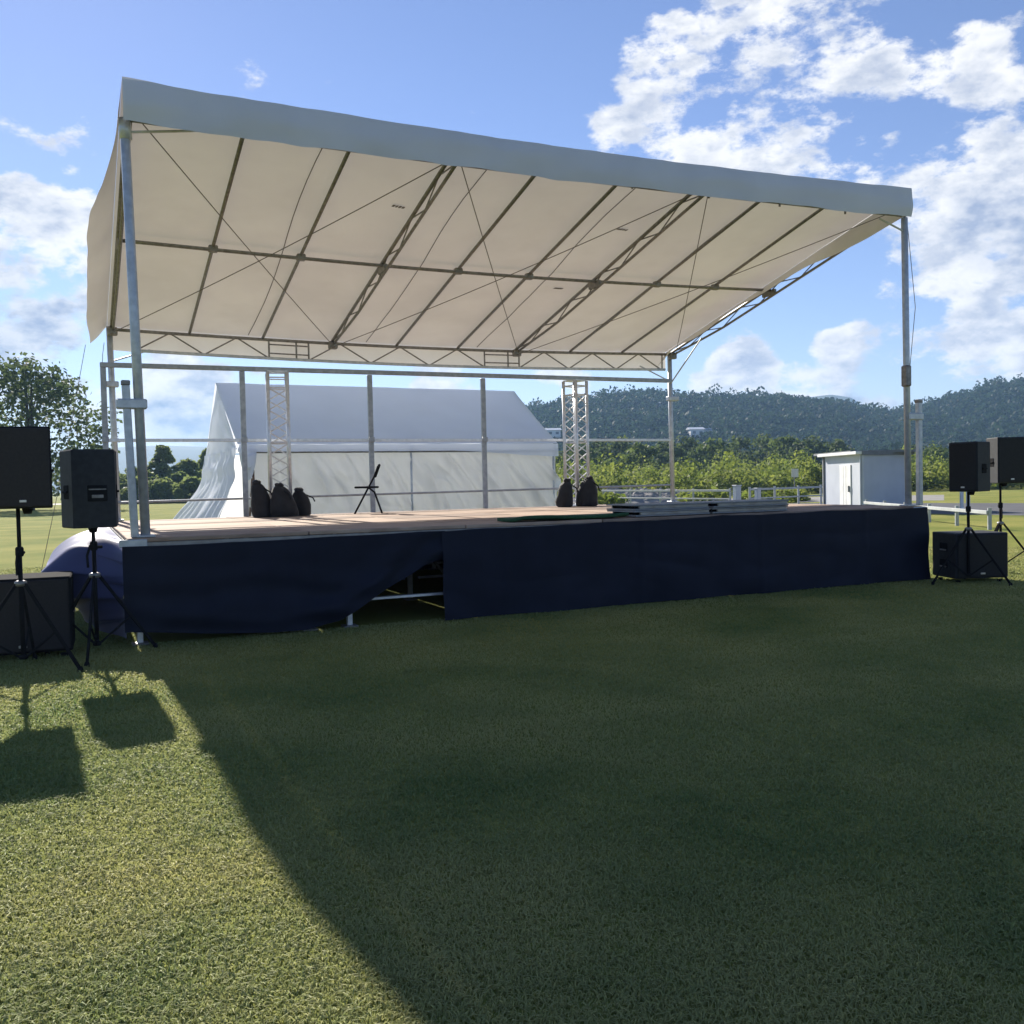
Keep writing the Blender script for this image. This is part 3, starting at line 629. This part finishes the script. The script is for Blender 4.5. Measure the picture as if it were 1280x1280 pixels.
tent.part('left_curtain', MB().grid(180, 40, lcurt), TENTV, None, True)
def scoop(u, v):
    a = math.pi*u; return TX0+.02+.36*u, TY0+.02-.16*math.sin(a)*math.sin(math.pi*v), ZE-.08-.62*v*math.sin(a)**.6-.03*math.sin(v*14)*math.sin(a)
tent.part('tied_flap', MB().grid(24, 20, scoop), TENTV, None, True)
for x in (TX0+.30, 6.22, TX1-.1):
    tent.part('pole', MB().tube([(x, TY0+.05, 0), (x, TY0+.05, ZE-.05)], .024, 8), RUST if x < 3 else GALV, None, True)
for x in (TX0+.1, TX1-.1): tent.part('pole', MB().tube([(x, TY1-.05, 0), (x, TY1-.05, ZE-.05)], .024, 8), GALV, None, True)
tent.part('slanted_pole', MB().tube([(TX0+.12, TY0+.02, .1), (TX0+.27, TY0+.02, 1.75)], .02, 8), RUST)
tent.part('eave_pipe', MB().tube([(TX0+.25, TY0+.04, ZE-.16), (TX1, TY0+.04, ZE-.17)], .022, 8), GALVD)

# ------------------------------------------------------------------ white shed, guard rails, signs on the right
def shed():
    a, b, c = atd(1030, 43), atd(1078, 38.5), atd(1139, 39.8)
    T = Thing('storage_shed', tuple(b), 'white prefab storage shed with a door beside the road', 'shed')
    A, B, C_ = Vector(a), Vector(b), Vector(c); h = 2.42
    def wall(P, Q, nm, th=.08, hh=h):
        d = (Q-P); X = d.normalized(); n = Vector((-X.y, X.x, 0)); return T.part(nm, MB().box((P+Q)/2+n*th/2+Vector((0,0,hh/2)), (d.length, th, hh), (X, n, Vector((0,0,1)))), SHEDW), X, n
    w1, X1_, n1 = wall(A, B, 'side_wall'); w2, X2_, n2 = wall(B+(C_-B).normalized()*.01, C_, 'front_wall')
    D_ = A+(C_-B); wall(D_, A, 'rear_wall'); wall(C_, D_, 'end_wall')
    L1_ = (B-A).length
    dw = 1.25; dc = A+X1_*(L1_*.60)
    dr = T.part('door', MB().box(dc-n1*.02+Vector((0,0,1.02)), (dw, .05, 1.95), (X1_, n1, Vector((0,0,1))), .01), WHITEP)
    T.part('door_handle', MB().box(dc+X1_*(dw*.40)-n1*.075+Vector((0,0,.98)), (.07, .07, .26), (X1_, n1, Vector((0,0,1))), .01), SHEDD, dr)
    for f in (-.18, .12): T.part('door_seam', MB().box(dc+X1_*f-n1*.047+Vector((0,0,1.02)), (.012, .006, 1.9), (X1_, n1, Vector((0,0,1)))), SHEDD, dr)
    T.part('corner_post', MB().box(A+X1_*.06-n1*.02+Vector((0,0,h/2)), (.12, .10, h), (X1_, n1, Vector((0,0,1)))), SHEDD)
    T.part('eave', MB().box((A+B)/2-n1*.12+Vector((0,0,h+.04)), (L1_+.1, .32, .12), (X1_, n1, Vector((0,0,1))), .01), WHITEP)
    r = T.part('roof', MB().box((A+C_)/2+Vector((0,0,h+.10)), (L1_, (C_-B).length+.2, .10), (X1_, n1, Vector((0,0,1)))), SHEDD)
    T.part('fascia', MB().box((B+C_)/2-n2*.05+Vector((0,0,h+.02)), ((C_-B).length+.1, .08, .16), (X2_, n2, Vector((0,0,1)))), SHEDD, r)
    T.part('drain_pipe', MB().tube([tuple(B-n1*.05-X1_*.06+Vector((0,0,.2))), tuple(B-n1*.05-X1_*.06+Vector((0,0,h)))], .03, 8), SHEDW)
shed()
RAILM = mat('rail_paint', (.46,.48,.48), (.36,.38,.38), .6, 0, 3)
def rail(pxa, da, pxb, db, h, n, label, two=True, post_first=True):
    a, b = Vector(atd(pxa, da)), Vector(atd(pxb, db)); T = Thing('guard_rail', tuple((a+b)/2), label, 'guard rail', 'white guard rails')
    T.part('beam', MB().bar(a+Vector((0,0,h-.08)), b+Vector((0,0,h-.08)), .05, .10), RAILM)
    if two: T.part('beam', MB().bar(a+Vector((0,0,h*.5)), b+Vector((0,0,h*.5)), .05, .07), RAILM)
    nrm = Vector((-(b-a).normalized().y, (b-a).normalized().x, 0))
    for k in range(n): q = a+(b-a)*(k+.02)/(n-1+.04)+nrm*.075; T.part('post', MB().tube([q, q+Vector((0,0,h+.04))], .055, 8), RAILM)
rail(752, 58, 912, 47, 1.0, 5, 'white guard rail running along the gravel behind the stage')
rail(938, 46, 1028, 50, 1.05, 4, 'white double guard rail between the gravel and the shed')
rail(1080, 37, 1234, 25.5, .55, 6, 'low white guard rail running past the shed to the road', False)
b = atd(921, 45); single('gate_post', MB().box((b[0], b[1], .58), (.30, .30, 1.16), None, .03).box((b[0], b[1], 1.18), (.34, .34, .05), None, .01), SHEDW, tuple(b), 'grey square gate post between the two white guard rails', 'post')
b = atd(947, 45); single('gate_post', MB().box((b[0], b[1], .5), (.24, .24, 1.0), None, .03).box((b[0], b[1], 1.02), (.28, .28, .05), None, .01), SHEDW, tuple(b), 'shorter grey gate post just right of the taller one', 'post')
b = atd(993, 62); T = Thing('road_sign', tuple(b), 'small pale rectangular sign on a thin post before the bushes', 'sign')
T.part('pole', MB().tube([tuple(b), (b[0], b[1], 1.6)], .035, 8), GALVD); ax = (Vector(CR).normalized(), Vector((-CR[1], CR[0], 0)).normalized(), Vector((0,0,1)))
T.part('sign_board', MB().box((b[0], b[1]-.06, 1.78), (.46, .03, .55), (Vector((CR[0], CR[1], 0)).normalized(), Vector((-CR[1], CR[0], 0)).normalized(), Vector((0,0,1))), .01), mat('sign_cream', (.72,.70,.58), (.62,.60,.48), .5))
for k, px in enumerate((1202, 1210)):
    b = atd(px, 39-k); single('marker_post', MB().box((b[0], b[1], .45), (.20, .06, .9), None, .02).box((b[0], b[1], .05), (.26, .2, .1), None, .02), WHITEP, tuple(b), ('white marker post, left of two by the road', 'white marker post, right of two by the road')[k], 'post', 'marker posts')

# gravel mound
c = atd(800, 66)
def mound(u, v):
    a = u*2*math.pi; r = v; q = c+np.array([math.cos(a)*7.5*r, math.sin(a)*3*r, 0]); return q[0], q[1], max(-.02, (1.0+.5*nz(q[0]*.5, q[1]*.5))*(1-r*r)*(.8+.35*nz(q[0]*1.6, q[1]*1.6, 2))+(.16*nz(q[0]*4, q[1]*4, 3)+.22*abs(nz(q[0]*2.6, q[1]*2.6, 8))+.10*nz(q[0]*9, q[1]*9, 1))*(1-r)-.01)
struct('gravel_mound', MB().grid(220, 44, mound), GRAV)

# ------------------------------------------------------------------ foliage
def cards(P, size, N_=None, aspect=.7, jit=.30):
    n = len(P); nn = rng.normal(size=(n, 3))
    if N_ is not None: nn = N_+jit*nn
    nn /= np.linalg.norm(nn, axis=1)[:, None]; a = rng.normal(size=(n, 3)); a -= nn*(a*nn).sum(1)[:, None]; a /= np.linalg.norm(a, axis=1)[:, None]; b = np.cross(nn, a); b /= np.linalg.norm(b, axis=1)[:, None]
    s = (size*(.6+.8*rng.random(n)))[:, None]; c_ = np.cross(a, b)
    V = np.stack([P-a*s, P+b*s*aspect+c_*s*.2, P+a*s, P-b*s*aspect+c_*s*.2], 1); i = np.arange(n)*4
    return V.reshape(-1, 3), np.stack([i, i+1, i+2, i+3], -1)
def clumps(centers, radii, per, fill=.35):
    out = []; rnd = []; nrm = []
    for c_, r in zip(centers, radii):
        d = rng.normal(size=(per, 3)); d /= np.linalg.norm(d, axis=1)[:, None]; rad = (fill+(1-fill)*rng.random(per)**.5)[:, None]
        out.append(np.asarray(c_)+d*rad*np.asarray(r)); nrm.append(d/np.asarray(r)*np.asarray(r)[0]); rnd.append(np.clip(rng.random()*.5+rng.random(per)*.5, 0, 1))
    return np.concatenate(out), np.concatenate(rnd), np.concatenate(nrm)
def tree(name, base, h, w, label, leaf, nclump=40, per=60, ls=.22, trunk_h=.3, group=None, conical=0., trunk_r=None, low=.25):
    T = Thing(name, tuple(base), label, 'tree', group, 0, True); tr = trunk_r or h*.022
    t = T.part('trunk', MB().tube([(0,0,-.05), (.02*h*random.uniform(-1,1), .01*h, h*.3), (.03*h*random.uniform(-1,1), 0, h*.82)], tr, 10, tr*.25), BARK, None, True)
    C = []; Rr = []
    for k in range(nclump):
        zz = low+(1-low)*(k+random.random())/nclump; prof_ = min(1, (1-zz)**.6*1.25) if conical else math.sin(math.pi*min(1, max(.06, (zz-low)/(1-low)*.86+.13)))**.7
        a = random.random()*6.283; r = w/2*prof_*(random.random()**.45); C.append((math.cos(a)*r, math.sin(a)*r, zz*h*.94)); s = w*random.uniform(.09, .16)*(.85 if conical else 1); Rr.append((s*1.15, s*1.15, s*.7))
    for q in C[::max(1, nclump//14)]:
        T.part('limb', MB().tube([(0,0,max(.12*h, q[2]*.62)), (q[0]*.5, q[1]*.5, q[2]*.82), q], tr*.35, 6, tr*.08), BARK, t, True)
    P, rn, nm_ = clumps(C, Rr, per); V, Fc = cards(P, np.full(len(P), ls), nm_*.28); me = npmesh('crown', V, Fc, leaf, np.repeat(rn, 4)); link('crown', me, T.o)
    return T
def tr_px(px, top, d, w, label, leaf, **k):
    b = atd(px, d); return tree(k.pop('name', 'broadleaf_tree'), b, max(2, hgt(px, top, d)), w, label, leaf, **k)
tr_px(38, 448, 84, 14.5, 'large spreading tree on the lawn behind the left loudspeakers', LEAF_DK, nclump=125, per=62, ls=.20, low=.13)
tr_px(-75, 440, 92, 12, 'big tree cut by the left picture edge behind the loudspeakers', LEAF_DK, nclump=70, per=60, ls=.22)
for px, top, d, w, lb in ((165,586,125,6,'low tree left of the post by the path'), (202,555,122,5.2,'tallest pointed tree in the gap between post and tent'), (238,576,120,5.5,'rounded tree beside the pointed one, next to the tent'), (262,560,128,4.5,'slim tree half hidden by the tent curtain'), (184,592,118,4.5,'short bushy tree in front of the tall pointed one'), (142,590,130,5,'small tree seen between the left loudspeaker and post'), (222,592,116,4.5,'short bushy tree in front of the rounded one'), (172,600,112,5,'low bush at the foot of the trees right behind the post'), (205,601,111,5,'low bush at the foot of the tall pointed tree'), (240,600,110,5,'low bush at the foot of the trees touching the tent curtain'), (150,602,113,4.5,'low bush left of the post, nearest to the loudspeaker')):
    tr_px(px, top, d, w, lb, LEAF_LT, nclump=44, per=70, ls=.30, low=.03, group='trees beyond the lawn', conical=1 if top < 565 else 0)
row = [(690,562,150),(722,556,160),(748,552,170),(775,548,165),(800,556,150),(828,553,160),(860,549,170),(893,552,165),(925,548,175),(955,545,180),(985,546,170),(1015,549,165),(1045,552,170),(1165,563,140),(1190,566,150),(1140,560,150),(1225,565,150),(1258,570,145),(1290,562,150)]
for k, (px, top, d) in enumerate(row):
    tr_px(px, top, d, 9.5+random.random()*2.5, 'dense green tree, %s from the left in the row below the hill' % ('first second third fourth fifth sixth seventh eighth ninth tenth eleventh twelfth thirteenth fourteenth fifteenth sixteenth seventeenth eighteenth nineteenth'.split()[sorted(range(len(row)), key=lambda i: row[i][0]).index(k)]), (LEAF_DK, LEAF_MD)[k % 3 == 1], nclump=26, per=55, ls=.36, low=.06, group='tree row below the hill')
# thicket of bright shrubs
def thicket():
    C = []; Rr = []
    for k in range(560):
        px = random.uniform(640, 1420); d = 84+62*random.random()**1.2; b = atd(px, d); h = random.uniform(.9, 2.3)+(d-84)/62*2.8*random.random()+(1.5 if random.random() < .10 else 0)
        for j in range(3): C.append((b[0]+random.gauss(0,.9), b[1]+random.gauss(0,.9), h*(.3+.25*j))); rs = random.uniform(.55, 1.7); Rr.append((rs, rs, h*.32))
    for k in range(34):
        b = atd(random.choice((random.uniform(735, 775), random.uniform(850, 1000))), random.uniform(56, 70))
        C.append((b[0], b[1], .35)); Rr.append((.7, .7, .4))
    P, rn, nm_ = clumps(C, Rr, 62, .3); P[:,2] = np.maximum(P[:,2], .05); V, Fc = cards(P, np.full(len(P), .20), nm_*.5)
    tag(link('thicket', npmesh('thicket', V, Fc, LEAF_BR, np.repeat(rn, 4))), 'bright green thicket of wild shrubs in front of the tree row', 'shrubs', kind='stuff')
thicket()

# ------------------------------------------------------------------ wooded hill and far ridges
ridge = [(480,585),(560,560),(640,522),(668,513),(700,508),(730,503),(770,497),(810,494),(850,496),(900,498),(950,501),(990,503),(1040,506),(1080,513),(1120,519),(1160,510),(1200,497),(1240,487),(1280,480),(1340,470),(1450,462),(1600,470)]
def top_h(px, d): return hgt(px, float(np.interp(px, [q[0] for q in ridge], [q[1] for q in ridge])), d)
D0, DT, D2 = 300., 620., 900.
def hillz(px, d):
    t = sst(D0, DT, d) if d < DT else 1-.5*sst(DT, D2, d); H_ = max(0, top_h(px, DT)-7); b = atd(px, d)
    return H_*t*(1+.10*nz(b[0]*.011, b[1]*.011)*(1-t)*4*t)+2.5*nz(b[0]*.02, b[1]*.02, 5)*t*(1 if d < DT-40 else 0)
def hill(u, v): px = 470+1150*u; d = D0+(D2-D0)*v; b = atd(px, d); return b[0], b[1], hillz(px, d)-.3
struct('hill', MB().grid(110, 40, hill), HILLM, smooth=True)
def forest():
    C = []; Rr = []
    for k in range(4200):
        px = random.uniform(475, 1430); d = D0-40+(DT+25-D0+40)*random.random()**.8; b = atd(px, d); z = hillz(px, d) if d > D0 else 0; s = random.uniform(3.0, 5.6); hh = random.uniform(.75, 1.15)
        C.append((b[0], b[1], z+s*hh*.9)); Rr.append((s, s, s*hh*(1.5 if random.random() < .12 else 1)))
    P, rn, nm_ = clumps(C, Rr, 56, .80); V, Fc = cards(P, np.full(len(P), .95), nm_*.16, .7, .40)
    tag(link('hill_forest', npmesh('hill_forest', V, Fc, LEAF_HILL, np.repeat(rn, 4))), 'dense dark forest covering the hill behind the stage', 'forest', kind='stuff')
forest()
def far(pts_, d, name):
    def f(u, v):
        px = pts_[0][0]+(pts_[-1][0]-pts_[0][0])*u; z = hgt(px, float(np.interp(px, [q[0] for q in pts_], [q[1] for q in pts_])), d); dd = d-500+1000*v
        b = atd(px, dd); return b[0], b[1], max(-1, z*(1-abs(2*v-1))**.8+6*nz(b[0]*.004, b[1]*.004)*(1-abs(2*v-1))) if 0 < u < 1 else -1
    return struct(name, MB().grid(80, 10, f), FARM, smooth=True)
far([(-700,612),(-300,585),(0,566),(120,560),(200,556),(300,560),(450,575),(620,595)], 2000, 'far_hills')
far([(850,585),(960,520),(1010,500),(1040,496),(1065,499),(1110,530),(1200,580)], 1900, 'far_peak')
# white houses on the hillside
hp = [(815,500,560,10,'small pale house high on the wooded hill'), (826,504,545,8,'pale flat house just right of the higher hill house'), (880,528,470,12,'long white building on the lower hillside'), (886,537,440,7,'short white building just below the long white one'), (870,536,415,6,'tiny white hut left of the short white building'), (688,537,420,9,'pale house on the hillside beside the tent roof')]
for px, py, d, w, lb in hp:
    b = atd(px, d); z = hgt(px, py, d); T = Thing('house', (b[0], b[1], z-4), lb, 'house', 'houses on the hill', -YAW+.1, True)
    T.part('wall', MB().box((0, 0, 1.6), (w, 7, 3.2)), WHITEP)
    T.part('roof', MB().add([(-w/2-.5,-4,3.2), (w/2+.5,-4,3.2), (w/2+.5,4,3.2), (-w/2-.5,4,3.2), (-w/2-.5,0,4.3), (w/2+.5,0,4.3)], [(0,1,5,4), (2,3,4,5), (0,4,3), (1,2,5), (3,2,1,0)]), SHEDW)
    for k in range(max(2, int(w//3))): T.part('window', MB().box((-w/2+w*(k+.5)/max(2, int(w//3)), -3.52, 1.9), (1.3, .1, 1.1)), SHEDD)
b0, b1 = atd(1150, 195), atd(1330, 205)
gh = Thing('greenhouse', tuple(b0), 'long pale low roof showing above the bushes behind the right loudspeakers', 'building')
v0, v1 = Vector(b0), Vector(b1); dX = (v1-v0).normalized(); nY = Vector((-dX.y, dX.x, 0))
gh.part('wall', MB().box((v0+v1)/2+Vector((0,0,2.6)), ((v1-v0).length, 8, 5.2), (dX, nY, Vector((0,0,1)))), SHEDW); gh.part('roof', MB().box((v0+v1)/2+Vector((0,0,5.5)), ((v1-v0).length+1, 9, .6), (dX, nY, Vector((0,0,1)))), WHITEP)

# ------------------------------------------------------------------ air
hm = bpy.data.materials.new('haze'); hm.use_nodes = True; nt = hm.node_tree; nt.nodes.remove(nt.nodes['Principled BSDF'])
pv = nt.nodes.new('ShaderNodeVolumePrincipled'); pv.inputs['Color'].default_value = (.38,.63,1,1); pv.inputs['Density'].default_value = .00030; pv.inputs['Anisotropy'].default_value = .15
nt.links.new(pv.outputs[0], nt.nodes['Material Output'].inputs['Volume'])
tag(link('haze', MB().box((0, 0, 64), (6200, 6200, 132)).mesh('haze', hm)), kind='stuff')
